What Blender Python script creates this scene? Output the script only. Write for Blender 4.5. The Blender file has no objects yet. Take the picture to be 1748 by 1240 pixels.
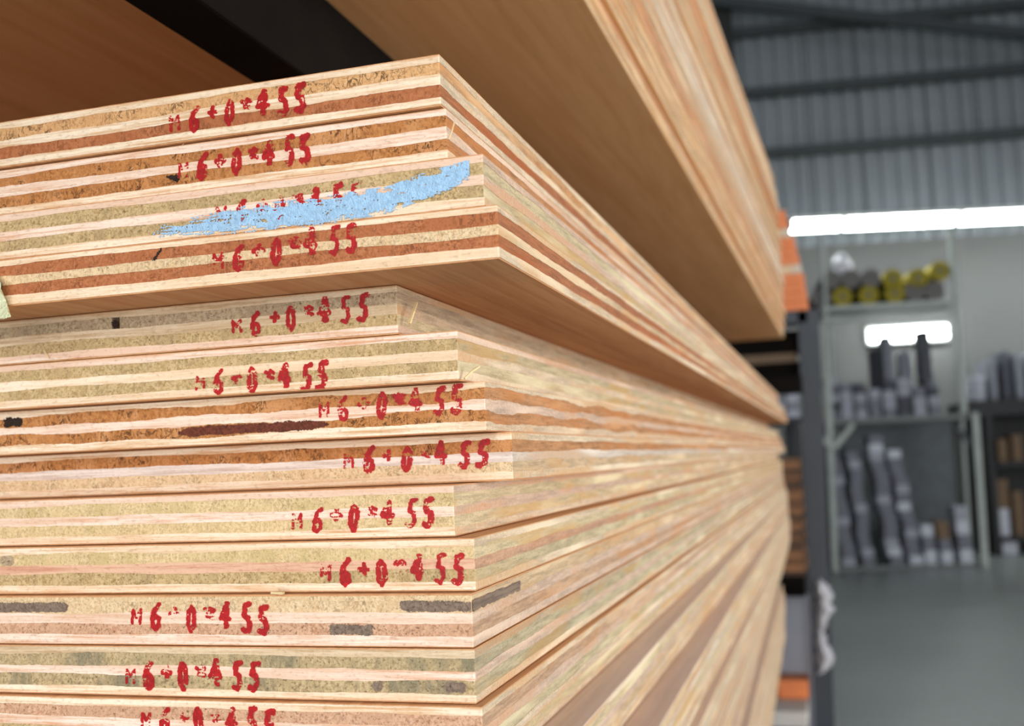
import bpy, bmesh, math, random
from mathutils import Vector, Matrix, noise
random.seed(7)
C = bpy.context.scene.collection
H = 1.2                      # camera height above the warehouse floor
F = 1830.49                  # focal length in pixels of the 1748 px wide frame
R = Matrix(((0.95790522, 0.06565178, 0.27947707),
            (0.28405599, -0.07571345, -0.95581362),
            (-0.04159069, 0.99496599, -0.09117509)))
# ---------------------------------------------------------------- camera
cam_d = bpy.data.cameras.new('camera'); cam = bpy.data.objects.new('camera', cam_d); C.objects.link(cam)
m4 = R.to_4x4(); m4.translation = Vector((0, 0, H)); cam.matrix_world = m4
cam_d.sensor_width = 36; cam_d.lens = 36*F/1748
cam_d.clip_start = .01; cam_d.clip_end = 100
cam_d.dof.use_dof = True; cam_d.dof.focus_distance = .385; cam_d.dof.aperture_fstop = 11.0
bpy.context.scene.camera = cam
# ---------------------------------------------------------------- world, daylight and added side fill
w = bpy.data.worlds.new('world'); bpy.context.scene.world = w; w.use_nodes = True
w.node_tree.nodes['Background'].inputs[0].default_value = (.80, .90, 1.0, 1)
w.node_tree.nodes['Background'].inputs[1].default_value = .9
def area(name, loc, target, sx, sy, power, col):
    l = bpy.data.lights.new(name, 'AREA'); l.shape = 'RECTANGLE'; l.size = sx; l.size_y = sy
    l.energy = power; l.color = col
    o = bpy.data.objects.new(name, l); C.objects.link(o); o.location = loc
    o.rotation_euler = (Vector(target)-Vector(loc)).to_track_quat('-Z', 'Y').to_euler()
    return o
area('daylight_through_entrance', (.3, -4.2, 1.9), (-.3, .6, 1.2), 4.2, 3.6, 212, (1.0, .965, .925))
area('side_fill_light', (7.5, .6, 1.5), (0, .9, 1.2), 6.0, 2.9, 520, (1.0, .975, .95))  # fill light added to brighten the long edges; no door stands here
area('skylight', (3.5, 3.5, 8.3), (2.5, 4.5, 0), 4, 5, 60, (.86, .93, 1.0))
vs = bpy.context.scene.view_settings
vs.view_transform = 'Standard'; vs.look = 'None'; vs.gamma = 1; vs.use_curve_mapping = False; vs.exposure = 0.0

# ---------------------------------------------------------------- geometry helpers
def ray(x, y): return (R @ Vector((x-874, -(y-620), -F))).normalized()
def on_z(x, y, z): r = ray(x, y); return r*(z/r.z)                  # z relative to the camera
def on_y(x, y, Y): r = ray(x, y); return r*(Y/r.y)
BY = math.radians(7.4)
BU = Vector((math.cos(BY), math.sin(BY), 0)); BN = Vector((-math.sin(BY), math.cos(BY), 0))
def bg(u, d, z): p = BU*u+BN*d; return Vector((p.x, p.y, z))        # z above the floor
def bgp(x, y, d):                                                   # (u, z above floor) of a point of the hall at distance d
    r = ray(x, y); r = r*(d/r.dot(BN)); return r.dot(BU), r.z+H

def link(name, bm, mats, parent=None, loc=(0, 0, 0), rz=0, smooth=False):
    me = bpy.data.meshes.new(name); bm.to_mesh(me); bm.free()
    for m in (mats if isinstance(mats, (list, tuple)) else [mats]): me.materials.append(m)
    if smooth:
        for p in me.polygons: p.use_smooth = True
    o = bpy.data.objects.new(name, me); C.objects.link(o); o.location = loc; o.rotation_euler = (0, 0, rz)
    if parent: o.parent = parent
    return o
def empty(name, loc, rz=0):
    o = bpy.data.objects.new(name, None); C.objects.link(o); o.location = loc; o.rotation_euler = (0, 0, rz)
    o.empty_display_size = .05
    return o
def tag(o, label, cat, group=None):
    o['label'] = label; o['category'] = cat
    if group: o['group'] = group
    return o
def struct(o): o['kind'] = 'structure'; return o
def add_box(bm, x0, x1, y0, y1, z0, z1, bevel=0):
    v = [bm.verts.new((x, y, z)) for x in (x0, x1) for y in (y0, y1) for z in (z0, z1)]
    fs = [bm.faces.new([v[i] for i in f]) for f in ((0, 1, 3, 2), (4, 6, 7, 5), (0, 4, 5, 1), (2, 3, 7, 6), (0, 2, 6, 4), (1, 5, 7, 3))]
    if bevel:
        es = list({e for f in fs for e in f.edges})
        bmesh.ops.bevel(bm, geom=es, offset=bevel, segments=2, affect='EDGES', profile=.6)
def add_bar(bm, a, b, w, d, up=Vector((0, 0, 1))):
    a = Vector(a); b = Vector(b); t = (b-a).normalized()
    s = t.cross(up)
    if s.length < .01: s = Vector((1, 0, 0))
    s.normalize(); n = s.cross(t)
    v = [bm.verts.new(p+s*w/2*i+n*d/2*j) for p in (a, b) for i in (-1, 1) for j in (-1, 1)]
    for f in ((0, 1, 3, 2), (4, 6, 7, 5), (0, 4, 5, 1), (2, 3, 7, 6), (0, 2, 6, 4), (1, 5, 7, 3)): bm.faces.new([v[i] for i in f])
def add_cyl(bm, a, b, r, n=24, inset=0):
    a = Vector(a); b = Vector(b); t = (b-a).normalized(); s = t.cross(Vector((0, 0, 1)))
    if s.length < .01: s = Vector((1, 0, 0))
    s.normalize(); q = s.cross(t)
    rings = []
    for p in (a, b):
        rings.append([bm.verts.new(p+(s*math.cos(2*math.pi*i/n)+q*math.sin(2*math.pi*i/n))*r) for i in range(n)])
    for i in range(n): bm.faces.new((rings[0][i], rings[0][(i+1) % n], rings[1][(i+1) % n], rings[1][i]))
    bm.faces.new(rings[0][::-1]); bm.faces.new(rings[1])

# ---------------------------------------------------------------- materials
def lin(c):
    c = [v/255 for v in c]
    return tuple((v/12.92 if v <= .04045 else ((v+.055)/1.055)**2.4) for v in c)+(1,)
def mat(name, col, rough=.6, metal=0, var=.12, scale=8, bump=0, bscale=60, emit=None, estr=0):
    m = bpy.data.materials.new(name); m.use_nodes = True; nt = m.node_tree; N = nt.nodes; L = nt.links
    b = N['Principled BSDF']; b.inputs['Roughness'].default_value = rough; b.inputs['Metallic'].default_value = metal
    tc = N.new('ShaderNodeTexCoord'); n = N.new('ShaderNodeTexNoise'); n.inputs['Scale'].default_value = scale
    n.inputs['Detail'].default_value = 4; L.new(tc.outputs['Object'], n.inputs['Vector'])
    r = N.new('ShaderNodeValToRGB'); c = lin(col)
    r.color_ramp.elements[0].position = .3; r.color_ramp.elements[1].position = .7
    r.color_ramp.elements[0].color = tuple(v*(1-var) for v in c[:3])+(1,)
    r.color_ramp.elements[1].color = tuple(min(1, v*(1+var)) for v in c[:3])+(1,)
    L.new(n.outputs['Fac'], r.inputs['Fac']); L.new(r.outputs['Color'], b.inputs['Base Color'])
    if bump:
        n2 = N.new('ShaderNodeTexNoise'); n2.inputs['Scale'].default_value = bscale; L.new(tc.outputs['Object'], n2.inputs['Vector'])
        bp = N.new('ShaderNodeBump'); bp.inputs['Strength'].default_value = bump; bp.inputs['Distance'].default_value = .01
        L.new(n2.outputs['Fac'], bp.inputs['Height']); L.new(bp.outputs['Normal'], b.inputs['Normal'])
    if emit:
        b.inputs['Emission Color'].default_value = emit+(1,); b.inputs['Emission Strength'].default_value = estr
    return m
def wood(name, col, streak, axis, fibre=(25, 700), patch=None, patch_amt=0., crack=0., speck=.5, pores=None, bstr=.5, side=None):
    """Wood with its fibres along one axis: streaks on the faces along it, pores and specks on the end grain."""
    m = bpy.data.materials.new(name); m.use_nodes = True; nt = m.node_tree; N = nt.nodes; L = nt.links
    b = N['Principled BSDF']; b.inputs['Roughness'].default_value = .72
    b.inputs['Specular IOR Level'].default_value = .25
    tc = N.new('ShaderNodeTexCoord'); oi = N.new('ShaderNodeObjectInfo')
    ad = N.new('ShaderNodeVectorMath'); ad.operation = 'ADD'
    ml = N.new('ShaderNodeMath'); ml.operation = 'MULTIPLY'; ml.inputs[1].default_value = 7.3
    L.new(oi.outputs['Random'], ml.inputs[0]); L.new(tc.outputs['Object'], ad.inputs[0]); L.new(ml.outputs[0], ad.inputs[1])
    def nz(sc, det=3, rough=.6, dist=0):
        mp = N.new('ShaderNodeMapping'); mp.inputs['Scale'].default_value = sc
        L.new(ad.outputs[0], mp.inputs['Vector'])
        n = N.new('ShaderNodeTexNoise'); n.inputs['Scale'].default_value = 1; n.inputs['Detail'].default_value = det
        n.inputs['Roughness'].default_value = rough; n.inputs['Distortion'].default_value = dist
        L.new(mp.outputs[0], n.inputs['Vector']); return n.outputs['Fac']
    a, c = fibre
    sc = {'X': (a, c, c), 'Y': (c, a, c)}[axis]
    def ramp(fac, p0, p1, c0=(0, 0, 0, 1), c1=(1, 1, 1, 1)):
        r = N.new('ShaderNodeValToRGB'); r.color_ramp.elements[0].position = p0; r.color_ramp.elements[1].position = p1
        r.color_ramp.elements[0].color = c0; r.color_ramp.elements[1].color = c1
        L.new(fac, r.inputs['Fac']); return r.outputs['Color']
    def mix(fac, A, B):
        x = N.new('ShaderNodeMix'); x.data_type = 'RGBA'
        if isinstance(fac, float): x.inputs[0].default_value = fac
        else: L.new(fac, x.inputs[0])
        for s, v in ((6, A), (7, B)):
            if isinstance(v, tuple): x.inputs[s].default_value = v
            else: L.new(v, x.inputs[s])
        return x.outputs[2]
    fine = nz(sc, 4, .7)
    broad = nz(tuple(v*.22 for v in sc), 2, .5, .4)
    cur = mix(ramp(fine, .44, .64), lin(col), lin(streak))
    cur = mix(ramp(broad, .5, .72), cur, lin(tuple(int(.55*p+.45*q) for p, q in zip(col, streak))))
    if patch:
        pn = nz({'X': (9, 40, 60), 'Y': (70, 6, 35)}[axis], 4, .7)
        pm = N.new('ShaderNodeMath'); pm.operation = 'MULTIPLY'; pm.inputs[1].default_value = patch_amt
        L.new(ramp(pn, .48, .64), pm.inputs[0])
        cur = mix(pm.outputs[0], cur, lin(patch))
    sp = nz({'X': (c*.6, c*1.6, c*1.6), 'Y': (c*1.6, a*5, c*1.6)}[axis], 2, .6)
    sm = N.new('ShaderNodeMath'); sm.operation = 'MULTIPLY'; sm.inputs[1].default_value = speck
    L.new(ramp(sp, .56, .72), sm.inputs[0])
    cur = mix(sm.outputs[0], cur, lin(pores or tuple(int(v*(.62 if axis == 'Y' else .8)) for v in streak)))
    hgt = sp
    if crack:
        cn = nz({'X': (40, 500, 500), 'Y': (330, 30, 190)}[axis], 3, .6, .8)
        sb = N.new('ShaderNodeMath'); sb.operation = 'SUBTRACT'; sb.inputs[1].default_value = .5; L.new(cn, sb.inputs[0])
        ab = N.new('ShaderNodeMath'); ab.operation = 'ABSOLUTE'; L.new(sb.outputs[0], ab.inputs[0])
        cm = ramp(ab.outputs[0], .012, .035, (1, 1, 1, 1), (0, 0, 0, 1))
        gate = ramp(nz((90, 60, 150), 1), .40, .62)
        g2 = N.new('ShaderNodeMath'); g2.operation = 'MULTIPLY'; L.new(cm, g2.inputs[0]); L.new(gate, g2.inputs[1])
        g3 = N.new('ShaderNodeMath'); g3.operation = 'MULTIPLY'; g3.inputs[1].default_value = crack; L.new(g2.outputs[0], g3.inputs[0])
        cur = mix(g3.outputs[0], cur, lin(tuple(int(v*.6) for v in streak)))
    if side:
        sx = N.new('ShaderNodeSeparateXYZ'); L.new(tc.outputs['Normal'], sx.inputs[0])
        # the long edge is cut across these fibres (or along them), so the wood reads differently there
        sm2 = ramp(sx.outputs['X'], .6, .8)
        fb = nz((300, 45, 620), 4, .7)
        sc_ = mix(ramp(fb, .40, .64), lin(side), lin(tuple(int(v*.76) for v in side)))
        sc_ = mix(ramp(nz((300, 500, 1500), 3, .7), .50, .72), sc_, lin(tuple(int(v*.72) for v in side)))
        ln_ = nz((60, 9, 70), 3, .6)
        sc_ = mix(ramp(ln_, .50, .60), sc_, lin(tuple(int(v*f) for v, f in zip(side, (.94, .83, .70)))))
        sc_ = mix(ramp(nz((45, 5, 50), 3, .6), .53, .66), sc_, lin(tuple(min(245, int(v*f)) for v, f in zip(side, (1.12, 1.15, 1.17)))))
        sc_ = mix(.28, sc_, cur)
        cur = mix(sm2, cur, sc_)
    L.new(cur, b.inputs['Base Color'])
    bp = N.new('ShaderNodeBump'); bp.inputs['Strength'].default_value = bstr; bp.inputs['Distance'].default_value = .0006
    hm = N.new('ShaderNodeMath'); hm.operation = 'ADD'; L.new(fine, hm.inputs[0]); L.new(hgt, hm.inputs[1])
    L.new(hm.outputs[0], bp.inputs['Height']); L.new(bp.outputs['Normal'], b.inputs['Normal'])
    return m
W = {
 'C': wood('cream crossband wood', (250, 232, 206), (216, 170, 124), 'X', speck=.4, patch=(240, 212, 176), patch_amt=.5, side=(222, 198, 166)),
 'P': wood('pinkish crossband wood', (247, 226, 207), (220, 168, 132), 'X', speck=.4, patch=(232, 202, 176), patch_amt=.5, side=(214, 184, 158)),
 'K': wood('salmon crossband wood', (228, 186, 156), (200, 136, 108), 'X', speck=.35, side=(200, 158, 126)),
 'D': wood('dull crossband wood', (228, 206, 174), (192, 158, 118), 'X', speck=.35, patch=(212, 192, 166), patch_amt=.5, side=(198, 172, 142)),
 'W': wood('greyish white crossband wood', (236, 222, 210), (206, 182, 166), 'X', speck=.3, patch=(214, 202, 194), patch_amt=.7, side=(220, 202, 182)),
 'B': wood('red brown core wood', (190, 122, 80), (160, 92, 54), 'Y', crack=.6, patch=(176, 106, 66), patch_amt=.7, speck=.5, side=(184, 120, 82)),
 'O': wood('orange brown core wood', (198, 136, 80), (166, 104, 54), 'Y', crack=1., patch=(214, 156, 104), patch_amt=.7, speck=.55, side=(206, 152, 108)),
 'T': wood('tan core wood', (228, 182, 130), (202, 148, 94), 'Y', crack=1., patch=(214, 162, 110), patch_amt=.6, speck=.4, side=(208, 164, 122)),
 'H': wood('light tan core wood', (234, 208, 168), (208, 172, 128), 'Y', crack=.5, patch=(220, 186, 142), patch_amt=.6, speck=.6, side=(214, 184, 148)),
 'L': wood('olive core wood', (212, 184, 138), (172, 142, 92), 'Y', crack=.35, patch=(178, 154, 112), patch_amt=.7, speck=.8, side=(216, 200, 164)),
 'M': wood('mottled olive core wood', (204, 180, 138), (160, 138, 98), 'Y', crack=.3, patch=(134, 126, 102), patch_amt=.85, speck=.9, side=(206, 192, 158)),
 'Y': wood('yellow cream core wood', (232, 206, 160), (202, 172, 122), 'Y', crack=.35, patch=(204, 180, 126), patch_amt=.8, speck=.6, side=(220, 202, 166)),
 'G': wood('grey brown core wood', (192, 170, 140), (156, 132, 102), 'Y', crack=.4, patch=(204, 186, 144), patch_amt=.5, speck=.9, side=(186, 162, 132)),
 'R': wood('pink brown core wood', (220, 178, 146), (188, 138, 106), 'Y', crack=.3, patch=(204, 162, 130), patch_amt=.6, speck=.9, side=(204, 170, 138)),
 'dark_grey': wood('dark grey heartwood', (142, 122, 106), (104, 88, 76), 'Y', speck=.8),
 'dark_brown': wood('dark brown heartwood', (120, 62, 44), (84, 42, 30), 'Y', speck=.6, crack=.5),
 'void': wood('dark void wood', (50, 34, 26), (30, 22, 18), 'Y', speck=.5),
 'face': wood('plywood face veneer', (214, 164, 118), (196, 140, 96), 'Y', fibre=(6, 260), speck=.12, patch=(200, 140, 90), patch_amt=.5, bstr=.15),
 'face_light': wood('pale plywood face veneer', (236, 216, 200), (224, 202, 184), 'Y', fibre=(6, 260), speck=.12, patch=(228, 206, 190), patch_amt=.5, bstr=.15),
 'face_upper': wood('upper plywood face veneer', (246, 198, 142), (230, 176, 118), 'Y', fibre=(2.5, 60), speck=.05, patch=(236, 184, 128), patch_amt=.6, bstr=.1),
}
# side plies seen on the long edges are cut along the core grain, so their own colours are quieter
red_ink = mat('red stamp ink', (196, 30, 34), .5, var=.35, scale=900)
def make_ink(m, col_a, alpha):
    nt = m.node_tree; N = nt.nodes; L = nt.links; b = N['Principled BSDF']
    out = N['Material Output']; tr = N.new('ShaderNodeBsdfTransparent'); mx = N.new('ShaderNodeMixShader')
    tr.inputs[0].default_value = lin(col_a)
    mx.inputs[0].default_value = alpha; L.new(tr.outputs[0], mx.inputs[1]); L.new(b.outputs[0], mx.inputs[2]); L.new(mx.outputs[0], out.inputs[0])
make_ink(red_ink, (225, 70, 70), .55)
blue_paint = mat('pale blue paint', (166, 206, 240), .6, var=.15, scale=500, bump=.4, bscale=1500)
black_steel = mat('black painted steel', (19, 15, 12), .9, var=.3, scale=20)
black_steel.node_tree.nodes['Principled BSDF'].inputs['Specular IOR Level'].default_value = .12
slate_steel = mat('slate blue painted steel', (44, 50, 58), .5, var=.15, scale=10)
rack_pale = mat('pale grey painted steel', (170, 178, 172), .5, var=.1)
orange_paint = mat('orange spray paint', (226, 128, 72), .6, var=.15, scale=30)

# ---------------------------------------------------------------- plywood sheets
SHEET = .01798
def ply_bm(zt, zb, xs, ys, wave_t, wave_b, off, seed, spans=(), jit=.00005, holes=()):
    """One veneer of a sheet. Front edge on y=0 running to -x, long edge on x=0 running to +y.
       wave_t / wave_b give the wavy glue line above and below; spans = (x0, x1, material index)."""
    bm = bmesh.new(); cr = .0005
    pts = []
    for x in xs: pts.append((x, 0.0, 'f'))
    pts[-1] = (-cr, 0.0, 'f'); pts.append((-cr*.25, cr*.25, 'c'))
    for y in ys: pts.append((0.0, max(y, cr), 's'))
    X0, Y1 = xs[0], ys[-1]
    top = []; bot = []
    for (x, y, k) in pts:
        s = x+y
        dt = wave_t(s); db = wave_b(s)
        n = noise.noise(Vector((s*900, seed, 0)))*jit*2 + noise.noise(Vector((s*150, seed+5, 0)))*jit*2
        d = off+n
        for (h0, h1, dep) in holes:
            if k == 'f' and h0 < x < h1: d += dep
        px, py = (x, y+d) if k == 'f' else ((x-d, y) if k == 's' else (x-d*.7, y+d*.7))
        top.append(bm.verts.new((px, py, zt+dt))); bot.append(bm.verts.new((px, py, zb+db)))
    ct = bm.verts.new((X0, Y1, zt)); cb = bm.verts.new((X0, Y1, zb))
    for i in range(len(pts)-1):
        f = bm.faces.new((bot[i], bot[i+1], top[i+1], top[i]))
        xm = (pts[i][0]+pts[i+1][0])/2+(pts[i][1]+pts[i+1][1])/2
        for (a, b_, mi) in spans:
            if a < xm < b_: f.material_index = mi
        bm.faces.new((ct, top[i], top[i+1])); bm.faces.new((cb, bot[i+1], bot[i]))
    bm.faces.new((bot[0], top[0], ct, cb)); bm.faces.new((bot[-1], cb, ct, top[-1]))
    return bm
def steps(a, b, dense, d0, d1):
    """from a to b, fine (d0) within the last/first `dense` metres and coarse (d1) elsewhere"""
    out = [a]; v = a
    if a < 0:
        while v < b-1e-6:
            v += d1 if v < -dense-d1 else d0
            out.append(min(v, b))
    else:
        while v < b-1e-6:
            v += d0 if v < dense else d1
            out.append(min(v, b))
    return out
FX = steps(-1.22, 0, .50, .0012, .08); FY = steps(0, 2.44, .35, .003, .06)
CX = [-1.22, -.8, -.4, 0]; CY = steps(0, 2.44, 2.44, .05, .06)
FR = (.022, .135, .235, .195, .235, .15, .028)
def sheet(name, corner, rz, codes, label, group, fine=True, patches=(), holes=(), fr=FR, rough=1., face='face', length=2.44, seed=None, topface=None):
    """corner = front right top corner of the sheet"""
    seed = random.uniform(0, 500) if seed is None else seed
    t = empty(name, (corner[0], corner[1], corner[2]-SHEET), rz); tag(t, label, 'plywood sheet', group)
    xs, ys = (FX, FY) if fine else (CX, CY)
    if length != 2.44: ys = [y*length/2.44 for y in ys]
    z = SHEET; tot = sum(fr); cuts = [SHEET]
    for f in fr: z -= f/tot*SHEET; cuts.append(z)
    cuts[-1] = 0
    amps = [0, .00008, .0006*rough, .0007*rough, .0007*rough, .0006*rough, .00008, 0]
    def wf(i):
        A = amps[i]
        if not A: return lambda s: 0
        if not fine: A *= .6
        return lambda s: A*(noise.noise(Vector((s*22, seed+i*9, 0)))*1.3+noise.noise(Vector((s*130, seed+i*9, 3)))*.35+(noise.noise(Vector((s*600, seed+i*9, 7)))*.22 if fine else 0))
    waves = [wf(i) for i in range(8)]
    offs = [.0002, .0, .00018, .00002, .00018, .0, .0003]
    for i, code in enumerate(['v']+list(codes)+['v']):
        m = [W[topface or face] if i == 0 else W[face]] if code == 'v' else [W[code]]
        sp = []
        for (pi, a, b_, mk) in patches:
            if pi == i: m.append(W[mk]); sp.append((a, b_, len(m)-1))
        hl = [(a, b_, dep) for (pi, a, b_, dep) in holes if pi == i]
        bm = ply_bm(cuts[i], cuts[i+1], xs, ys, waves[i], waves[i+1], offs[i], seed+i*31, sp, holes=hl)
        o = link('face_veneer' if code == 'v' else ('core_ply' if i in (2, 4) else 'crossband_ply'), bm, m, t)
    return t

# corner pixel (top) of every sheet of the stack in reach; colours of its five plies from the top down
S = [
 ((750, 92), 'CTCBC', 'tan and reddish brown cores'),
 ((761, 184), 'POPOC', 'two orange brown cores and a small knot hole'),
 ((824, 262), 'PLPLC', 'olive cores and a pale blue paint smear'),
 ((849, 349), 'CBHBC', 'two reddish brown cores, overhanging the pale sheets below'),
 ((677, 487), 'DGDLP', 'grey brown upper core, set back under the overhang'),
 ((780, 564), 'PLCLC', 'two olive cores under the set back sheet'),
 ((827, 651), 'COPOC', 'ragged top veneer and a dark brown streak'),
 ((873, 737), 'COWHC', 'its corner sticking out furthest at mid height'),
 ((774, 830), 'PYPYC', 'pale yellow cores, set back under the furthest corner'),
 ((809, 919), 'CYKLC', 'a salmon middle ply between yellow and olive cores'),
 ((805, 1014), 'HHPRP', 'dark grey ends in its upper core'),
 ((810, 1109), 'DMPMC', 'two mottled grey green cores'),
 ((823, 1208), 'CRPLC', 'pink brown core at the bottom of the picture'),
]
Z0 = .139; PITCH = .0183
ORD = ['topmost', 'second', 'third', 'fourth', 'fifth', 'sixth', 'seventh', 'eighth', 'ninth', 'tenth', 'eleventh', 'twelfth', 'thirteenth', 'fourteenth', 'fifteenth', 'sixteenth', 'seventeenth', 'eighteenth', 'nineteenth', 'twentieth']
TENS = {2: 'twenty', 3: 'thirty', 4: 'forty'}
def ordinal(k):
    if k <= 20: return ORD[k-1]
    if k % 10 == 0: return {30: 'thirtieth', 40: 'fortieth'}[k]
    return TENS[k//10]+'-'+['first', 'second', 'third', 'fourth', 'fifth', 'sixth', 'seventh', 'eighth', 'ninth'][k % 10-1]
GS = 'plywood sheets of the large lower stack'
def P_on(x, y, Y): return on_y(x, y, Y).x
corners = []; sheets = []
YFIX = {8: .382, 9: .357}
for i, (px, codes, desc) in enumerate(S):
    z = Z0-PITCH*i
    if i+1 in YFIX: p = on_y(px[0], px[1], YFIX[i+1]); p.z = z
    else: p = on_z(px[0], px[1], z)
    corners.append(p)
def lx(i, x, y): return P_on(x, y, corners[i-1].y)-corners[i-1].x      # picture point -> distance along the front edge of sheet i
PATCH = {
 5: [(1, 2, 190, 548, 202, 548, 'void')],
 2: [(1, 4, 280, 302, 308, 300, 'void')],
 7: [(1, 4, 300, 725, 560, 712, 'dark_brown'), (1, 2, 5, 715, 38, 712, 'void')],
 10: [(1, 2, 0, 955, 24, 955, 'G')],
 11: [(1, 2, -60, 1036, 116, 1036, 'dark_grey'), (1, 2, 681, 1035, 1600, 1035, 'dark_grey'), (1, 4, 560, 1080, 640, 1080, 'dark_grey')],
 12: [(1, 4, 758, 1172, 796, 1172, 'dark_grey'), (1, 4, 634, 1165, 655, 1165, 'dark_grey')],
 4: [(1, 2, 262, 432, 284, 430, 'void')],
}
HOLES = {5: [(2, 192, 548, 201, 548, .006)], 11: [(4, 600, 1080, 603, 1080, .003)]}
PT = []
for i, (px, codes, desc) in enumerate(S):
    k = i+1; c = corners[i]
    pt = []
    for (_, pi, x0, y0, x1, y1, mk) in PATCH.get(k, []):
        a = lx(k, x0, y0); b_ = lx(k, x1, y1) if x1 < 1000 else .06
        if k == 4: a, b_ = a, b_-.002
        pt.append((pi, a, b_, mk))
    hl = [(pi, lx(k, x0, y0), lx(k, x1, y1), d) for (pi, x0, y0, x1, y1, d) in HOLES.get(k, [])]
    fr = FR
    if k == 11: fr = (.03, .09, .235, .215, .235, .19, .02)
    if k == 4: fr = (.022, .11, .235, .18, .235, .20, .028)
    if k == 7: fr = (.012, .115, .25, .20, .235, .17, .02)
    t = sheet('plywood_sheet', (c.x, c.y, c.z+H), 0, codes,
              '%s sheet of the lower stack, with %s' % (ordinal(k), desc), GS,
              holes=hl, fr=fr, rough={7: 2.2, 1: 1.3}.get(k, 1.), seed=k*17.3)
    sheets.append(t); PT.append((pt, fr))
# lower sheets: only their long edges fan out towards the far end
XN = {14: -.124, 15: -.112, 16: -.121, 17: -.106, 18: -.108, 19: -.117, 20: -.111, 21: -.119, 22: -.121, 23: -.119, 24: -.124, 25: -.121, 26: -.134,
      27: -.117, 28: -.123, 29: -.121, 30: -.128, 31: -.127, 32: -.133, 33: -.132, 34: -.137, 35: -.141, 36: -.144, 37: -.149, 38: -.152, 39: -.156, 40: -.160, 41: -.163, 42: -.168, 43: -.171, 44: -.175}
XF = {18: -.110, 19: -.110, 20: -.112, 21: -.116, 22: -.122, 23: -.128, 24: -.134, 25: -.142, 26: -.158, 27: -.138, 28: -.134, 29: -.134, 30: -.136, 31: -.138}
lowcodes = ['CYPHC', 'PRPRC', 'CHWYC', 'CYCLC', 'PHPYC', 'WRPHC', 'CLCYC', 'CTPHC']
for k in range(14, 45):
    z = Z0-PITCH*(k-1)
    far = 2.44
    xn = XN[k]; xf = XF.get(k, -.112 if k < 18 else xn-.006); yw = math.atan((xn-xf)/1.6)
    sheet('plywood_sheet', (xn+(1.2-.36)*math.tan(yw), .35+random.uniform(-.008, .02), z+H), yw, lowcodes[(k*5+k//3) % 8],
          '%s plywood sheet from the top of the lower stack, seen by its long edge' % ordinal(k), GS, fine=False,
          topface='face_light', seed=k*11.7)

# ---------------------------------------------------------------- stamped characters on the front edges
GLY = {
 'M': ([[(0, 0), (0, 1), (.3, .45), (.6, 1), (.6, 0)]], .6),
 '6': ([[(.5, 1), (.2, .8), (.03, .45), (.08, .1), (.3, 0), (.52, .15), (.5, .42), (.3, .52), (.08, .38)]], .55),
 '*': ([[(.0, .5), (.55, .5)], [(.28, .2), (.28, .85)]], .55),
 '0': ([[(.28, 1), (.08, .8), (.05, .25), (.28, 0), (.5, .25), (.48, .8), (.28, 1)]], .55),
 'x': ([[(.0, .75), (.3, .6), (.2, .3), (.6, .2)], [(.35, .85), (.6, .7)]], .6),
 '4': ([[(.42, 0), (.42, 1), (.02, .35), (.6, .32)]], .6),
 '5': ([[(.6, 1), (.25, .95), (.2, .58), (.48, .5), (.56, .2), (.35, .0), (.08, .08)]], .6),
}
def segd(px, pz, a, b):
    dx, dz = b[0]-a[0], b[1]-a[1]; L2 = dx*dx+dz*dz
    t = 0 if L2 == 0 else max(0, min(1, ((px-a[0])*dx+(pz-a[1])*dz)/L2))
    return math.hypot(px-a[0]-t*dx, pz-a[1]-t*dz)
def cells(bm, x0, x1, z0, z1, cell, y, inside):
    nx = int((x1-x0)/cell)+1; nz = int((z1-z0)/cell)+1; vs_ = {}
    def V(i, j):
        if (i, j) not in vs_: vs_[(i, j)] = bm.verts.new((x0+i*cell, y, z0+j*cell))
        return vs_[(i, j)]
    for i in range(nx):
        for j in range(nz):
            if inside(x0+(i+.5)*cell, z0+(j+.5)*cell):
                bm.faces.new((V(i, j), V(i+1, j), V(i+1, j+1), V(i, j+1)))
# dark heartwood, knots and voids let into the core plies
for k, (pts_, fr) in enumerate(PT):
    tot = sum(fr)
    for (pi, a, b_, mk) in pts_:
        zt = SHEET*(1-sum(fr[:pi])/tot); zb = SHEET*(1-sum(fr[:pi+1])/tot); hh = zt-zb
        def ins(x, z, a=a, b_=b_, zt=zt, zb=zb, hh=hh, k=k, mk=mk):
            e = min(x-a, b_-x); m = min(zt-z, z-zb)
            n = noise.noise(Vector((x*260, z*420, k)))*.0012+noise.noise(Vector((x*1300, z*1300, k)))*.0006
            ed = .0016*(1 if mk != 'dark_brown' else 6)
            need = 0 if k == 3 else max(0, (1-e/ed))**2*hh*.5
            if k == 3: m = hh*.17-abs((z-zb)/hh-(x-a)/(b_-a))*hh*.5; e = hh
            if k == 1: m = min(m, z-(zt-hh*(.2+.65*(x-a)/(b_-a))))
            q_ = noise.noise(Vector((x*2600, z*2600, k+4)))
            return m > need*.7+.0003+n*.5+q_*.0004 and e > n*1.4+q_*.0016
        x1 = min(b_, -.0004)
        bm = bmesh.new(); cells(bm, a-.001, x1, zb, zt, .00022, -.00004, ins)
        o = link('dark_knot', bm, W[mk], sheets[k]); o['label'] = 'dark patch in the core ply'
        if b_ > 0:
            bm = bmesh.new(); cells(bm, .0004, b_+.001, zb, zt, .0003, 0, ins)
            for v_ in bm.verts: v_.co = Vector((.00006, v_.co.x, v_.co.z))
            o = link('dark_knot', bm, W[mk], sheets[k]); o['label'] = 'dark patch in the core ply'
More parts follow.
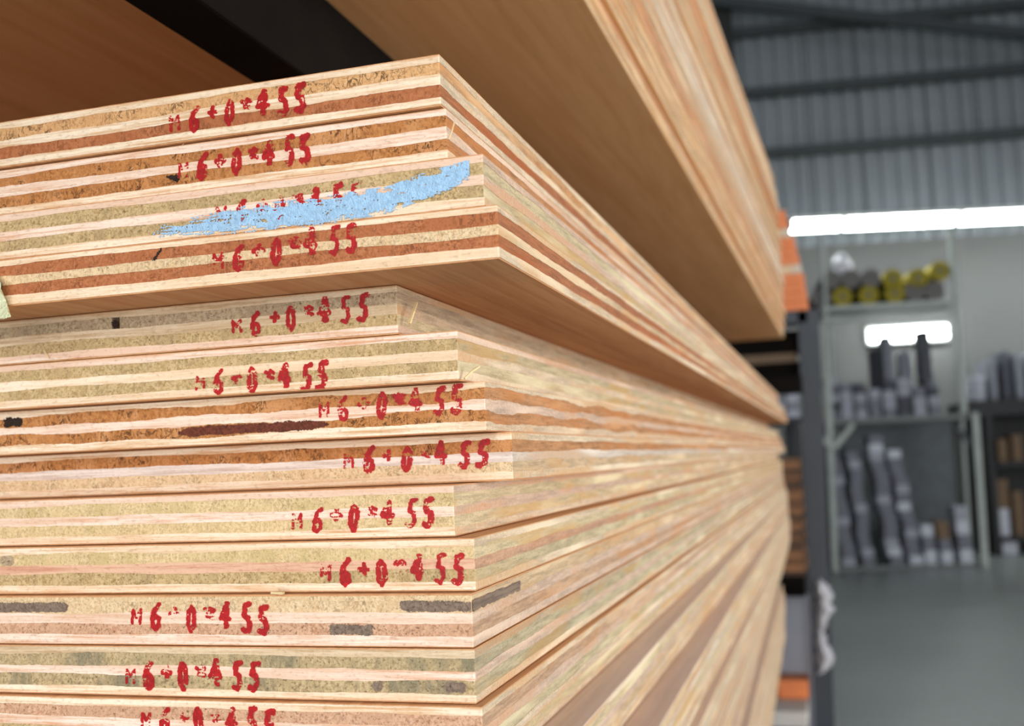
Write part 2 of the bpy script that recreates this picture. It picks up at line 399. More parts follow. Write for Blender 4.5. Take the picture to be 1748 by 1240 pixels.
# (character, start, height, base, weight) in millimetres along a 45 mm stamp; worn differently on each sheet
LAY = [('M', 0, 4.6, 1.6, .8), ('6', 6.4, 8.2, .2, 1.35), ('*', 12.6, 4.4, 2.8, 1.2), ('0', 18.0, 8.0, .2, 1.25),
       ('x', 23.6, 4.2, 3.4, 1.1), ('4', 28.6, 7.2, 1.8, 1.5), ('5', 35.4, 9.0, .4, 1.25), ('5', 40.6, 9.2, .3, 1.5)]
ST = {1: ((292, 205), (524, 162), .9), 2: ((306, 286), (533, 250), .6), 3: ((372, 360), (620, 333), .5), 4: ((366, 440), (612, 400), .8),
      5: ((398, 551), (630, 520), 1.1), 6: ((335, 648), (560, 640), .45), 7: ((546, 694), (790, 678), .75), 8: ((588, 781), (834, 770), .9),
      9: ((500, 884), (742, 871), .85), 10: ((548, 973), (793, 969), .85), 11: ((226, 1046), (462, 1055), 1.1), 12: ((216, 1148), (444, 1152), 1.1), 13: ((243, 1222), (470, 1236), .8)}
for k, (a, b_, ink) in ST.items():
    c = corners[k-1]
    A = on_y(a[0], a[1], c.y); B = on_y(b_[0], b_[1], c.y)
    u0, u1 = A.x-c.x, B.x-c.x; v0, v1 = A.z-c.z+SHEET, B.z-c.z+SHEET
    sc = (u1-u0)/.0442
    bm = bmesh.new()
    for gi, (ch, s, h, base, wgt) in enumerate(LAY):
        g, gw = GLY[ch]
        h *= .001*min(sc, 1.05)*random.uniform(.93, 1.05); s_ = u0+s*.001*sc; wd = .0043*sc
        mid = v0+(v1-v0)*(s_-u0)/(u1-u0); zb = mid-.0046*sc+base*.001*sc
        th = .00072*wgt*random.uniform(.85, 1.2)
        sl = random.uniform(-.05, .12)
        segs = []
        for pl in g:
            pts = [(s_+p[0]*wd+sl*p[1]*h, zb+p[1]*h) for p in pl]
            segs += list(zip(pts[:-1], pts[1:]))
        sd = k*10+gi*1.7
        def ins(x, z):
            if z > SHEET-.0002 or z < .0002: return False
            d = min(segd(x, z, p, q) for p, q in segs)
            n = noise.noise(Vector((x*700, z*700, sd)))
            n2 = noise.noise(Vector((x*1600, z*1600, sd+3)))*.6+noise.noise(Vector((x*320, z*320, sd+9)))
            lim = th*(1+.45*n)
            st = noise.noise(Vector((x*250, z*1500, sd+15)))*.5
            n2 += st
            if ch in '*x': return d < lim*1.1 and n2 > .02-.12*ink
            return d < lim and n2 > -.12-.42*ink+(.25 if ch == 'M' else 0)
        cells(bm, s_-.0015, s_+wd+.0022, zb-.001, zb+h+.001, .00021, -.00022, ins)
    st = link('red_stamp', bm, red_ink, sheets[k-1])
    st['label'] = 'worn red stamped characters'
# pale blue paint dragged over the edge of the third sheet
c = corners[2]
TOPL = [(262, 392), (300, 378), (370, 360), (450, 348), (540, 342), (600, 330), (660, 322), (720, 300), (760, 288), (801, 276)]
BOTL = [(262, 402), (300, 405), (370, 400), (450, 392), (540, 384), (600, 374), (660, 362), (720, 340), (760, 326), (801, 303)]
def conv(L_, c): return [(q.x-c.x, q.z-c.z+SHEET) for q in (on_y(x, y, c.y) for x, y in L_)]
def interp(L_, x):
    x = max(L_[0][0], min(L_[-1][0], x))
    for (x0, z0), (x1, z1) in zip(L_[:-1], L_[1:]):
        if x0 <= x <= x1: return z0+(z1-z0)*(x-x0)/(x1-x0)
for si in (2, 3):
    c = corners[si]; T = conv(TOPL, c); B_ = conv(BOTL, c)
    def ins(x, z):
        if z > SHEET-.0002 or z < .0001 or not (T[0][0] < x < T[-1][0]): return False
        t, b_ = interp(T, x), interp(B_, x)
        e = min(t-z, z-b_)
        n = noise.noise(Vector((x*260, z*420, si)))*.9+noise.noise(Vector((x*1300, z*1500, si+5)))*.9
        u = (x-T[0][0])/(T[-1][0]-T[0][0])
        if si == 3: return e > -.0004 and n > -.1 and x < -.055
        lo = (z-b_)/max(t-b_, 1e-5)
        n += noise.noise(Vector((x*120+z*60, z*1500, si+11)))*.8
        thr = .34-.75*min(1, max(0, e)/.0022)-.50*u+(.85*max(0, lo-.35)*max(0, 1-u*1.5))
        return e > -.0006 and n > thr
    bm = bmesh.new(); cells(bm, T[0][0], T[-1][0], 0, SHEET, .00024, -.00032, ins)
    o = link('paint_smear', bm, blue_paint, sheets[si]); o['label'] = 'pale blue paint smear'
# loose fibres and splinters at the corners
straw = mat('pale wood splinter', (226, 200, 150), .7)
def splinter(k, pts, r=.0004):
    c = corners[k-1]; bm = bmesh.new(); P = []
    for (x, y, Y) in pts: q = on_y(x, y, Y); P.append(Vector((q.x-c.x, q.y-c.y, q.z-c.z+SHEET)))
    for i in range(len(P)-1):
        add_bar(bm, P[i], P[i+1], r*2*(1-i/len(P)*.6), r)
    o = link('splinter', bm, straw, sheets[k-1]); o['label'] = 'loose pale splinter'
splinter(5, [(699, 553, .364), (706, 532, .366), (711, 517, .37)], .0006)
splinter(6, [(793, 647, .362), (806, 634, .364), (818, 626, .367)], .0006)
splinter(2, [(766, 238, .334), (772, 222, .335), (776, 208, .338)], .0003)
splinter(11, [(464, 1012, corners[10].y-.0005), (484, 1013, corners[10].y-.0005)], .0009)
splinter(6, [(75, 598, corners[5].y-.001), (84, 612, corners[5].y-.001)], .0003)
for j in range(26):
    k = random.choice([1, 2, 3, 4, 7, 8, 10, 11]); c = corners[k-1]; 
    bm = bmesh.new(); y = random.uniform(.01, .5) if j % 3 else -.0003; x = .0004 if y > 0 else random.uniform(-.3, 0)
    z = random.choice([SHEET*.98, SHEET*.62, .0008, SHEET*.4]); a = Vector((x-.0006, y, z))
    add_bar(bm, a, a+Vector((random.uniform(.0005, .0012), random.uniform(-.001, .001), random.uniform(-.001, .0012))), .00015, .00015)
    link('splinter', bm, straw, sheets[k-1])

# torn scrap at the left edge of the picture, stuck on the front of the fourth sheet
c = corners[3]; bm = bmesh.new()
out = [(-60, 470), (-8, 470), (2, 484), (1, 500), (10, 512), (13, 534), (19, 541), (6, 545), (-20, 546), (-60, 548)]
vf = []; vb = []
for (x, y) in out:
    q = on_y(x, y, c.y-.0045+.002*math.sin(y*.15)); vf.append(bm.verts.new((q.x, q.y, q.z+H)))
    q = on_y(x, y, c.y-.0006); vb.append(bm.verts.new((q.x, q.y, q.z+H)))
bm.faces.new(vf); bm.faces.new(vb[::-1])
for i in range(len(out)): j = (i+1) % len(out); bm.faces.new((vf[i], vb[i], vb[j], vf[j]))
tag(link('torn_scrap', bm, mat('pale yellow green fibre', (232, 236, 196), .8, bump=.5, bscale=700)), 'torn pale yellow scrap stuck to the left edge of the overhanging sheet', 'scrap')

# ---------------------------------------------------------------- overhead pack of sheets and what carries it
GU = 'plywood sheets of the overhead pack'
upc = ['KTHTH', 'HTHTH', 'HTHTH', 'KTKOK', 'DHKHD', 'WHWHW', 'WCWCW', 'WHCHW', 'DHDTD', 'HTHTK', 'KOKOK', 'DHCHD', 'CHCHC', 'DHKOK']
NU = 14
for i in range(NU):
    f_ = i/(NU-1)
    yaw = math.radians(.85+1.1*f_+random.uniform(-.1, .1))
    xr = -.100+.006*f_+random.uniform(-.003, .003)      # lateral place of the long edge at y = 1.2
    yend = 2.47-.45*f_+random.uniform(-.02, .02)
    if i == 0: yaw = math.radians(.85); xr = -.1035; yend = 2.47
    # rotation turns the far end to +x
    rz = -yaw
    y0 = yend-2.44*math.cos(yaw); x0 = xr-math.tan(yaw)*(1.2-y0)
    sheet('plywood_sheet', (x0, y0, .25+SHEET*(i+1)+.0001*i+H), rz, upc[i],
          ('lowest' if i == 0 else ('topmost' if i == NU-1 else ordinal(i+1)))+(' ' if i in (0, NU-1) else ' from bottom ')+'plywood sheet of the overhead pack, ' +
          ('its brown face showing from below' if i == 0 else 'seen by its blurred long edge'), GU, fine=False, face='face_upper', seed=i*23.1+3)
def boxobj(name, x0, x1, y0, y1, z0, z1, m, parent=None, bevel=0):
    bm = bmesh.new(); add_box(bm, x0, x1, y0, y1, z0, z1, bevel); return link(name, bm, m, parent)
bm = bmesh.new(); add_box(bm, -.272, -.242, -.36, 2.94, H+.199, H+.2497, .002)
tag(link('support_beam', bm, black_steel), 'long black beam carrying the overhead pack, right of its brown underside', 'beam')
rack = empty('cantilever_rack', (-.07, 3.0, 0)); tag(rack, 'dark slate steel storage rack with a tall post behind the plywood', 'rack')
def rbox(name, x0, x1, y0, y1, z0, z1, m=slate_steel, bev=.003):
    bm = bmesh.new(); add_box(bm, x0+.07, x1+.07, y0-3.0, y1-3.0, z0, z1, bev); return link(name, bm, m, rack)
bm = bmesh.new()   # far post, leaning a little as it stands
pb = [(-.098+.07, -.052+.07, 0), (-.062+.07, -.006+.07, H+.375)]
v = []
for (xa, xb, z) in pb:
    for y in (0, .07): v += [bm.verts.new((xa, y, z)), bm.verts.new((xb, y, z))]
for f in ((0, 1, 3, 2), (4, 6, 7, 5), (0, 4, 5, 1), (2, 3, 7, 6), (0, 2, 6, 4), (1, 5, 7, 3)): bm.faces.new([v[i] for i in f])
link('post', bm, slate_steel, rack)
rbox('arm', -1.65, -.035, 3.0, 3.07, H+.340, H+.376, slate_steel)
rbox('arm', -1.65, -.062, 2.95, 3.0, H+.150, H+.1985, black_steel)
rbox('arm', -1.65, -.09, 3.0, 3.06, H-.392, H-.338, black_steel)
rbox('arm', -1.65, -.2, -.36, -.29, H+.150, H+.1985, black_steel)
rbox('post', -1.72, -1.65, -.36, -.29, 0, H+.5)
rbox('post', -1.72, -1.65, 2.97, 3.04, 0, H+.5)
ZB = H+Z0-PITCH*44+.0001
for y in (.55, 1.55, 2.45):
    rbox('bearer', -1.37, -.22, y, y+.09, ZB-.08, ZB-.0002, black_steel)
    rbox('leg', -.31, -.24, y+.01, y+.08, 0, ZB-.08, black_steel); rbox('leg', -1.37, -1.30, y+.01, y+.08, 0, ZB-.08, black_steel)
# second level board strip behind the stack end
tag(boxobj('timber_batten', -1.0, -.075, 3.075, 3.16, H+.243, H+.268, mat('brown batten wood', (128, 104, 80), .7)), 'thin brown batten lying in the dark gap under the overhead pack', 'batten')
tag(boxobj('gap_dark_bar', -1.1, -.06, 3.075, 3.2, H+.2685, H+.33, black_steel), 'added black bar darkening the gap above the thin brown batten', 'bar')  # bar added to black out the bright wall in this gap
tag(boxobj('gap_dark_bar', -1.1, -.05, 3.075, 3.2, H+.19, H+.2428, black_steel), 'added black bar darkening the gap under the thin brown batten', 'bar')  # bar added to stand for the background darkness below the batten

# short boards with orange painted ends on the upper arm
EC = mat('pale board end wood', (214, 184, 148), .7, var=.15, scale=60)
EC2 = mat('grey cream board end wood', (206, 190, 170), .7, var=.12, scale=60)
zz = H+.3765; GB = 'short boards with orange ends'
XR = [-.037, -.036, -.038, -.040, -.046, -.050, -.055, -.058, -.068, -.074, -.078]
names = ['lowest', 'second lowest', 'third lowest', 'fourth lowest', 'fifth', 'sixth', 'seventh', 'eighth', 'ninth', 'second highest', 'topmost']
for i, xr in enumerate(XR):
    th = .0255
    t = empty('painted_board', (xr, 3.0, zz)); tag(t, '%s board of the small pile with orange ends beside the tube light' % names[i], 'board', GB)
    bm = bmesh.new(); add_box(bm, -.9, -.062 if i not in (4, 8) else -.02, 0, .30, 0, th-.001, .001); link('board_body', bm, EC if i % 3 else EC2, t)
    bm = bmesh.new(); add_box(bm, -.0618 if i not in (4, 8) else -.0198, 0, -.0005, .30, .0, th-.001, .001); o = link('painted_end', bm, orange_paint if i not in (4, 8) else EC2, t); o['label'] = 'orange painted board end' if i not in (4, 8) else 'pale board end'
    zz += th

# brown stock on the lower arm, behind the fan of edges
bs = [mat('brown stock wood', (112, 76, 48), .7, var=.2, scale=80), mat('dark brown stock wood', (70, 48, 34), .7, var=.2, scale=80), mat('light brown stock wood', (146, 100, 64), .7, var=.2, scale=80)]
zz = H-.3375; n = 0
while zz < H-.03:
    th = random.uniform(.010, .016); n += 1
    tag(boxobj('timber_strip', -.9, -.083-random.uniform(0, .006), 3.005, 3.25, zz, zz+th-.0003, bs[n % 3 if n % 4 else 0]),
        'brown timber strip %s of the narrow pile behind the dark post' % ('at the bottom' if n == 1 else '%s from the bottom' % ordinal(n)), 'timber strip', 'brown timber strips beside the dark post')
    zz += th
# sheets and scraps below the lower arm
tag(boxobj('grey_panel', -.75, -.085, 3.10, 3.13, 0.0, H-.40, mat('grey laminate', (168, 172, 184), .5, var=.06)), 'grey panel standing upright under the lower rack arm', 'panel')
tag(boxobj('orange_block', -.18, -.098, 3.0, 3.09, H-.66, H-.61, orange_paint, bevel=.006), 'small bright orange block low beside the dark post', 'block')
bm = bmesh.new(); add_box(bm, -.30, -.10, 2.86, 3.09, H-.70, H-.661, .004)
tag(link('white_board', bm, mat('white board', (200, 196, 190), .6)), 'whitish board under the small orange block', 'board')
tag(boxobj('support_block', -.30, -.12, 2.88, 3.08, 0, H-.7003, mat('grey crate', (84, 88, 100), .6), bevel=.004), 'dark grey crate below the whitish board', 'crate')

# white plastic film caught on the post
bm = bmesh.new(); g = {}
wid = [.012, .030, .040, .034, .040, .030, .022, .018, .022, .034, .040, .034, .014]
for i in range(49):
    q = i/48*12; a_ = int(min(11, q)); ww = wid[a_]+(wid[a_+1]-wid[a_])*(q-a_)
    for j in range(15):
        t_ = j/14; z = H-.345-i*.0050
        g[i, j] = bm.verts.new((-.062-.012*i/48+ww*1.15*t_, 2.99-.05*math.sin(t_*3.1)+.012*noise.noise(Vector((i*.35, j*.5, 1))), z))
for i in range(48):
    for j in range(14): bm.faces.new((g[i, j], g[i+1, j], g[i+1, j+1], g[i, j+1]))
bmesh.ops.solidify(bm, geom=list(bm.faces), thickness=.002)
for vv in bm.verts: vv.co += Vector(noise.noise_vector(vv.co*60))*.008
tag(link('plastic_film', bm, mat('white plastic film', (225, 225, 230), .4), smooth=True), 'crumpled white plastic film hanging on the right of the dark post', 'plastic film')

# ---------------------------------------------------------------- the hall
hall_floor = mat('grey concrete', (140, 145, 144), .38, var=.12, scale=.8, bump=.15, bscale=15)
bm = bmesh.new(); v = [bm.verts.new(p) for p in ((-9, -6, 0), (12, -6, 0), (12, 16, 0), (-9, 16, 0))]; bm.faces.new(v)
struct(link('floor', bm, hall_floor))
DW = 13.0
def bquad(bm, u0, u1, d0, d1, z0, z1):
    v = [bm.verts.new(bg(u, d, z)) for u in (u0, u1) for d in (d0, d1) for z in (z0, z1)]
    for f in ((0, 1, 3, 2), (4, 6, 7, 5), (0, 4, 5, 1), (2, 3, 7, 6), (0, 2, 6, 4), (1, 5, 7, 3)): bm.faces.new([v[i] for i in f])
zsplit = bgp(1600, 405, DW)[1]
bm = bmesh.new(); bquad(bm, -5, 9, DW, DW+.2, 0, zsplit)
struct(link('wall_back', bm, mat('pale plaster', (122, 122, 121), .8, var=.05, scale=1)))
# corrugated cladding above
bm = bmesh.new(); u = -5.0; prof = []; per = .19
while u < 9:
    prof += [(u, .0), (u+.06, .0), (u+.085, .045), (u+.165, .045)]; u += per
top = [bm.verts.new(bg(a, DW+.02-b_, 8.5)) for a, b_ in prof]; bot = [bm.verts.new(bg(a, DW+.02-b_, zsplit)) for a, b_ in prof]
for i in range(len(prof)-1): bm.faces.new((bot[i], bot[i+1], top[i+1], top[i]))
struct(link('wall_cladding', bm, mat('corrugated steel', (140, 146, 150), .42, metal=.4, var=.08, scale=1)))
girt = mat('dark steel girt', (62, 68, 70), .6)
for j, y in enumerate((247, 140, 33)):
    z = bgp(1500, y, DW-.1)[1]; bm = bmesh.new(); bquad(bm, -4.5, 8.8, DW-.16, DW-.041, z-.055, z+.055)
    struct(link('trim_%d' % (j+1), bm, girt))
bm = bmesh.new(); a = bgp(1380, -12, DW-.5); b_ = bgp(1800, 52, DW-.5)
add_bar(bm, bg(a[0]-2, DW-.5, a[1]+.3*2/((b_[0]-a[0]))*1.0), bg(b_[0]+1, DW-.5, b_[1]-.3), .10, .12)
struct(link('trim_4', bm, girt))
u, z = bgp(1236, 100, DW-.4); bm = bmesh.new(); bquad(bm, u-.22, u+.12, DW-.35, DW-.165, 0, 8.5)
struct(link('trim_5', bm, mat('dark column', (38, 40, 38), .6)))
bm = bmesh.new(); add_box(bm, -9.2, -9, -6, 16, 0, 8.5); struct(link('wall_left', bm, mat('grey wall', (150, 150, 146), .8)))
bm = bmesh.new(); add_box(bm, 10, 10.2, -6, 16, 0, 8.5); struct(link('wall_right', bm, mat('grey wall right', (150, 150, 146), .8)))
bm = bmesh.new(); add_box(bm, -9.2, 10.2, -6, 16, 8.5, 8.6); struct(link('ceiling', bm, mat('roof sheet', (120, 122, 122), .6)))

# tube lights in a row, and one on the wall behind the shelf
tube = mat('lit fluorescent tube', (255, 255, 255), .5, var=0, emit=(.93, 1.0, .98), estr=18)
housing = mat('white fixture housing', (225, 228, 226), .4, var=.03)
DL = 11.4; uL, zL = bgp(1346, 389, DL)
LROT = math.radians(7.5)
def fixture(u, d, z, length, label, group=None, tubes=3, drop=.0, wdt=.27, hang=True):
    t = empty('tube_light', bg(uL+u*math.cos(LROT), d+u*math.sin(LROT), z), BY+LROT); tag(t, label, 'ceiling light', group)
    bm = bmesh.new(); add_box(bm, 0, length-.012, -wdt/2, wdt/2, .05, .09, .006); link('housing', bm, housing, t)
    for q in range(tubes):
        yy = (q-(tubes-1)/2)*.085
        bm = bmesh.new(); add_cyl(bm, (.02, yy, .0), (length-.03, yy, .0), .036, 16); link('tube', bm, tube, t, smooth=True)
    for x in (.006, length-.026):
        bm = bmesh.new(); add_box(bm, x, x+.012, -wdt/2, wdt/2, -.04, .05, .004); link('end_cap', bm, housing, t)
    if hang:
        for x in (.25, length-.25):
            bm = bmesh.new(); add_bar(bm, (x, 0, .09), (x, 0, 8.49-z), .008, .008, Vector((1, 0, 0))); link('hanger', bm, girt, t)
u = 0
for j, ln in enumerate((.56, 1.2, 1.2, 1.2)):
    fixture(u, DL, zL, ln, ['short lit tube light at the left end of the bright row', 'long lit tube light second from the left in the bright row', 'long lit tube light at the right of the bright row', 'lit tube light continuing the bright row beyond the right edge'][j], 'tube lights in the bright row')
    u += ln
ua, za = bgp(1480, 574, DW-.1); ub, _ = bgp(1622, 574, DW-.1)
wl = empty('wall_light', bg(ua, DW-.06, za), BY); tag(wl, 'lit wall light glowing behind the dark boxes on the shelf', 'wall light')
bm = bmesh.new(); add_box(bm, 0, ub-ua, -.02, .06, -.10, .10, .01); link('housing', bm, housing, wl)
for q in range(2):
    bm = bmesh.new(); zq = -.045+.09*q; add_cyl(bm, (.03, -.05, zq), (ub-ua-.03, -.05, zq), .03, 12); link('tube', bm, tube, wl, smooth=True)

# pale shelving rack with rolls, boxes and bundles
DR = 11.0; DB = 11.9
def up(bm, x0, y0, x1, y1, d, wpx):
    u0, z0 = bgp(x0, y0, d); u1, z1 = bgp(x1, y1, d); ww = wpx/F*d
    add_bar(bm, bg(u0, d, z0), bg(u1, d, z1), ww, ww, BN)
rk = empty('shelving_rack', (0, 0, 0)); 
tag(rk, 'pale steel shelving rack of two shelves against the back wall', 'rack')
for (x0, y0, x1, y1, d, wp) in ((1412, 640, 1425, 962, DR, 9), (1664, 705, 1681, 962, DR, 10), (1405, 395, 1413, 650, DR, 5), (1622, 395, 1646, 705, DR, 8), (1416, 560, 1437, 925, DB, 5), (1633, 560, 1655, 925, DB, 5)):
    bm = bmesh.new(); 
    if y1 == 962: u1, _ = bgp(x1, y1, d); u0, z0 = bgp(x0, y0, d); add_bar(bm, bg(u0, d, z0), bg(u1, d, 0), wp/F*d, wp/F*d, BN)
    elif y1 == 925: u1, _ = bgp(x1, y1, d); u0, z0 = bgp(x0, y0, d); add_bar(bm, bg(u0, d, z0), bg(u1, d, 0), wp/F*d, wp/F*d, BN)
    else: up(bm, x0, y0, x1, y1, d, wp)
    link('upright', bm, rack_pale, rk)
for (x0, y0, x1, y1) in ((1398, 742, 1420, 766), (1456, 725, 1424, 765)):
    bm = bmesh.new(); up(bm, x0, y0, x1, y1, DR-.02, 8); link('brace', bm, rack_pale, rk)
bm = bmesh.new(); up(bm, 1632, 728, 1664, 768, DR+.05, 8); link('brace', bm, slate_steel, rk)
shelfm = mat('grey shelf board', (118, 122, 120), .6)
ul, zs1 = bgp(1406, 717, DR); ur, _ = bgp(1664, 717, DR)
bm = bmesh.new(); bquad(bm, ul, ur, DR+.03, DB, zs1-.05, zs1); link('shelf', bm, shelfm, rk)
ul2, zs2 = bgp(1402, 524, DR); ur2, _ = bgp(1628, 524, DR)
bm = bmesh.new(); bquad(bm, ul2, ur2, DR+.03, DB, zs2-.05, zs2); link('shelf', bm, shelfm, rk)
bm = bmesh.new(); bquad(bm, ul2, ur2, DR, DR+.028, zs2-.14, zs2-.10); bquad(bm, ul2, ur2, DR, DR+.028, zs2-.05, zs2+.0); link('shelf_rail', bm, rack_pale, rk)
bm = bmesh.new(); bquad(bm, ul, ur, DR+.03, DB, .0, .03); link('shelf', bm, shelfm, rk)
bm = bmesh.new(); bquad(bm, ul, ur, DR+1.0, DR+1.04, .0, zs1-.051); link('back_panel', bm, mat('dark back panel', (98, 104, 108), .7), rk)
# rolls
yel = mat('mustard fabric roll', (150, 136, 30), .8); gry = mat('grey fabric roll', (108, 106, 104), .8)
rolls = [(1403, 506, 'g', 'lower row'), (1438, 506, 'y', 'lower row'), (1483, 503, 'y', 'lower row'), (1528, 505, 'y', 'lower row'), (1563, 505, 'g', 'lower row'), (1597, 504, 'g', 'lower row'),
         (1419, 477, 'g', 'upper row'), (1453, 476, 'g', 'upper row'), (1487, 475, 'g', 'upper row'), (1524, 476, 'y', 'upper row'), (1567, 475, 'y', 'upper row'), (1605, 462, 'y', 'upper row')]
cnt = {}
for (x, y, kcol, row) in rolls:
    u, z = bgp(x, y, DR+.05); r = 16/F*DR
    if row == 'lower row': z = zs2+r
    key = (kcol, row); cnt[key] = cnt.get(key, 0)+1
    t = empty('fabric_roll', bg(u, DR+.05, z), BY)
    tag(t, '%s %s roll from the left, %s on the top shelf' % (ordinal(cnt[key]) if cnt[key] > 1 else 'first', 'mustard yellow' if kcol == 'y' else 'grey', row), 'roll', 'rolls on the top shelf')
    bm = bmesh.new(); add_cyl(bm, (0, 0, 0), (0, .75, 0), r, 20); link('roll_body', bm, yel if kcol == 'y' else gry, t)
    bm = bmesh.new(); add_cyl(bm, (0, -.01, 0), (0, .0, 0), r*.3, 12); link('core_tube', bm, mat('roll core', (70, 66, 56), .8) if cnt == {} else gry, t)
bm = bmesh.new(); u, z = bgp(1438, 448, DR+.2)
bmesh.ops.create_icosphere(bm, subdivisions=3, radius=.09, matrix=Matrix.Translation(bg(u, DR+.2, z-.03)) @ Matrix.Diagonal((1, 1, 1.2, 1)))
for vv in bm.verts: vv.co += Vector(noise.noise_vector(vv.co*12))*.05
tag(link('white_rag', bm, mat('white cloth', (225, 225, 232), .8), smooth=True), 'crumpled white rag lying on top of the grey rolls', 'rag')
# boxes on the middle shelf
bxm = [mat('grey carton', (118, 120, 130), .7), mat('light grey carton', (158, 160, 172), .6), mat('dark grey carton', (70, 72, 82), .7), mat('brown carton', (122, 98, 74), .7), mat('silver end wrap', (190, 194, 206), .4)]
def bbox(x0, x1, y0, y1, d, dep, mi, label, cat='box', name='carton', group=None, lid=None):
    u0, zt = bgp(x0, y0, d); u1, zb = bgp(x1, y1, d)
    if lid is not None: zt = lid+(zt-zb); zb = lid
    t = bm = bmesh.new(); add_box(bm, 0, u1-u0, 0, dep, 0, zt-zb-.002, .006)
    o = link(name, bm, bxm[mi], None, bg(u0, d, zb), BY); tag(o, label, cat, group); return zt
GM = 'cartons on the middle shelf'
bbox(1487, 1512, 600, 717, DR+.55, .25, 2, 'dark tall carton left of the grey tower on the middle shelf', group=GM, lid=zs1+.001)
bbox(1506, 1532, 578, 717, DR+.28, .25, 0, 'tall grey carton tower with its top before the wall light', group=GM, lid=zs1+.001)
bbox(1568, 1598, 572, 717, DR+.28, .25, 2, 'tallest dark carton on the middle shelf before the wall light', group=GM, lid=zs1+.001)
bbox(1536, 1562, 606, 717, DR+.55, .25, 1, 'pale narrow carton between the two tall dark cartons', group=GM, lid=zs1+.001)
cols = [(1412, 1434), (1436, 1458), (1460, 1482), (1484, 1506), (1508, 1532), (1534, 1558), (1560, 1584), (1586, 1606)]
for j, (a, b_) in enumerate(cols):
    z = zs1+.001; hh = [5, 4, 4, 3, 3, 4, 3, 4][j]
    for q in range(hh):
        ht = random.uniform(12, 17)
        z = bbox(a+random.uniform(-1, 1), b_-1+random.uniform(-1, 0), 700-ht, 700, DR+.04, .2, random.choice([0, 0, 1, 1, 2]), 
            'small grey carton on the middle shelf, %s column from the left, %s' % (ordinal(j+1) if j else 'first', 'at the bottom' if q == 0 else ordinal(q+1)+' up'), group=GM, lid=z)
# leaning stacks on the floor level
GL = 'grey cartons stacked under the middle shelf'
stacks = [(1437, 1461, 955, 768, -16, 14), (1470, 1492, 955, 765, -14, 13), (1517, 1542, 955, 740, -24, 15), (1552, 1576, 955, 764, -26, 13)]
for j, (x0, x1, yb, yt, lean, n) in enumerate(stacks):
    z = .031; 
    for q in range(n):
        ht = (yb-yt)/n; xo = lean*(q/n)+2.2*math.sin(q*1.3+j)
        z = bbox(x0+xo, x1+xo, yb-ht, yb, DR+.10, .32, (1 if (q*7+j*3) % 5 == 0 else (4 if (q+j) % 6 == 3 and j > 1 else 0)),
            'flat grey carton in the %s leaning stack from the left, %s' % (ordinal(j+1) if j else 'first', 'at the bottom' if q == 0 else ('on top' if q == n-1 else ordinal(q+1)+' up')), group=GL, lid=z)
for j, (x0, x1, ys_) in enumerate(((1578, 1600, (24, 22, 20)), (1606, 1628, (22, 20, 16, 12)), (1638, 1662, (24, 24, 24, 24)))):
    z = .031
    for q, ht in enumerate(ys_):
        z = bbox(x0-q*1.5, x1-q*1.5, 955-ht, 955, DR+.08, .3, [4, 0, 4, 1][q] if j != 1 else [4, 0, 3, 3][q], 
            'carton in the %s low pile right of the leaning stacks, %s' % (['left', 'middle', 'right'][j], 'at the bottom' if q == 0 else ordinal(q+1)+' up'), group='low piles of cartons', lid=z)
# bundles left of the post and on the right dark rack
z = H+.02
_, zt7 = bgp(1314, 714, 6.98); za7 = zb7 = zt7-.003
for q in range(5):
    nm_ = 'at the bottom' if q == 0 else ('on top' if q == 4 else ordinal(q+1)+' up')
    za7 = bbox(1316, 1338, 652, 664, 7.0, .4, q % 2, 'pale carton in the left far stack behind the plywood end, '+nm_, group='far cartons left of the post', lid=za7)
    zb7 = bbox(1340, 1362, 652, 664, 7.0, .4, (q+1) % 2, 'pale carton in the far stack right beside the dark post, '+nm_, group='far cartons left of the post', lid=zb7)
DRR = 12.0
dk = mat('near black painted steel', (26, 28, 32), .6)
bm = bmesh.new(); ua, za = bgp(1314, 714, 6.98); ub, _ = bgp(1363, 714, 6.98)
t = empty('work_table', bg(ua, 7.2, 0), BY); tag(t, 'dark table carrying pale cartons behind the stack end', 'table')
bm = bmesh.new(); add_box(bm, -1.2, ub-ua+.02, -.25, .35, za-.04, za-.004, .004); link('table_top', bm, dk, t)
for (x, y) in ((-1.15, -.2), (-1.15, .3), (ub-ua-.04, -.2), (ub-ua-.04, .3)):
    bm = bmesh.new(); add_box(bm, x, x+.05, y-.02, y+.03, 0, za-.04); link('leg', bm, dk, t)
rr = empty('dark_shelf_rack', (0, 0, 0)); tag(rr, 'black shelf rack full of brown boxes at the right edge', 'rack')
u0, zt = bgp(1690, 684, DRR); u1 = u0+2.0
u0b, _ = bgp(1652, 684, DRR)
bm = bmesh.new(); bquad(bm, u0b, u1, DRR, DRR+.9, zt-.16, zt); link('shelf', bm, dk, rr)
_, zm = bgp(1700, 790, DRR); bm = bmesh.new(); bquad(bm, u0+.02, u1, DRR, DRR+.9, zm-.05, zm); link('shelf', bm, dk, rr)
_, zm2 = bgp(1700, 918, DRR); bm = bmesh.new(); bquad(bm, u0+.02, u1, DRR, DRR+.9, zm2-.05, zm2); link('shelf', bm, dk, rr)
bm = bmesh.new(); bquad(bm, u0-.06, u0+.0, DRR, DRR+.06, 0, zt-.16); link('upright', bm, dk, rr)
bm = bmesh.new(); bquad(bm, u0-.06, u1, DRR+.86, DRR+.9, 0, zt-.16); link('back_panel', bm, dk, rr)
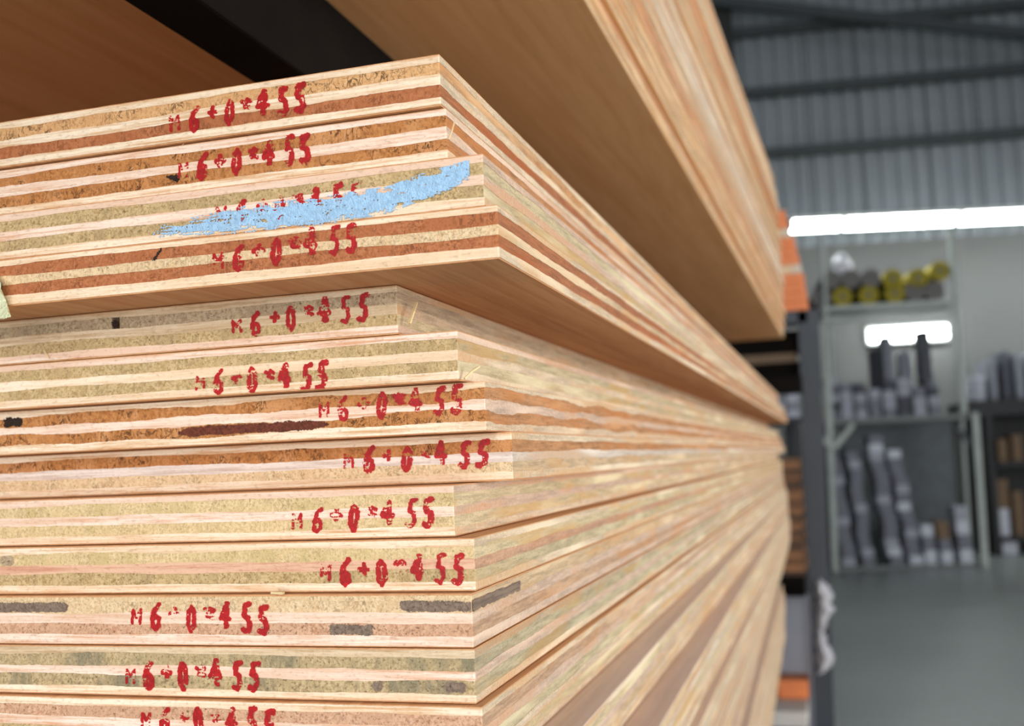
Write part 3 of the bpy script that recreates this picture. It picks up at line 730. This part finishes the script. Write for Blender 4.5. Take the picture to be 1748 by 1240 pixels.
bm = bmesh.new(); bquad(bm, u0-.06, u0-.02, DRR+.06, DRR+.86, 0, zt-.16); link('side_panel', bm, dk, rr)
GR = 'boxes in the black rack'
for j, (x0, x1, y0, lv, mi, nm) in enumerate(((1702, 1722, 750, zm, 3, 'brown box on the upper level of the black rack, left one'), (1726, 1748, 744, zm, 3, 'brown box on the upper level of the black rack, right one'),
      (1700, 1724, 800+18, zm2+.25, 3, 'brown box on top of the silver wrapped one in the black rack'), (1728, 1752, 840, zm2, 3, 'brown box in the black rack, at the right edge'), (1700, 1726, 870, zm2, 4, 'silver wrapped box in the middle of the black rack'),
      (1712, 1740, 938, .001, 4, 'silver wrapped box on the floor in the black rack'))):
    yb = {zm: 789, zm2: 917}.get(lv, 960 if lv == .001 else 868)
    lid = lv+.001 if lv != zm2+.25 else None
    if lv == zm2+.25: lid = zm2+.001+bgp(x0, 870, DRR+.1)[1]-bgp(x0, 917, DRR+.1)[1]
    bbox(x0, x1, y0, yb, DRR+.1, .35, mi, nm, group=GR, lid=lid)
# wrapped bundles on top of the black rack
for j, (x0, x1, y0, mi) in enumerate(((1662, 1684, 640, 1), (1686, 1706, 612, 0), (1708, 1728, 600, 2), (1730, 1752, 606, 0), (1754, 1776, 604, 1))):
    u0_, zt_ = bgp(x0, y0, DRR+.15); u1_, zb_ = bgp(x1, 683, DRR+.15)
    bm = bmesh.new(); add_box(bm, 0, u1_-u0_, 0, .5, 0, zt_-zb_, .02)
    for vv in bm.verts:
        if vv.co.z > .3*(zt_-zb_): vv.co += Vector(noise.noise_vector(vv.co*9+Vector((j, 0, 0))))*.02
    tag(link('wrapped_bundle', bm, bxm[mi], None, bg(u0_, DRR+.15, zt+.001), BY), ['low pale wrapped bundle at the left end on top of the black rack', 'grey wrapped bundle second from the left on top of the black rack', 'dark wrapped bundle in the middle on top of the black rack', 'grey wrapped bundle near the right edge on top of the black rack', 'pale wrapped bundle beyond the right edge on top of the black rack'][j], 'bundle', 'bundles on top of the black rack')
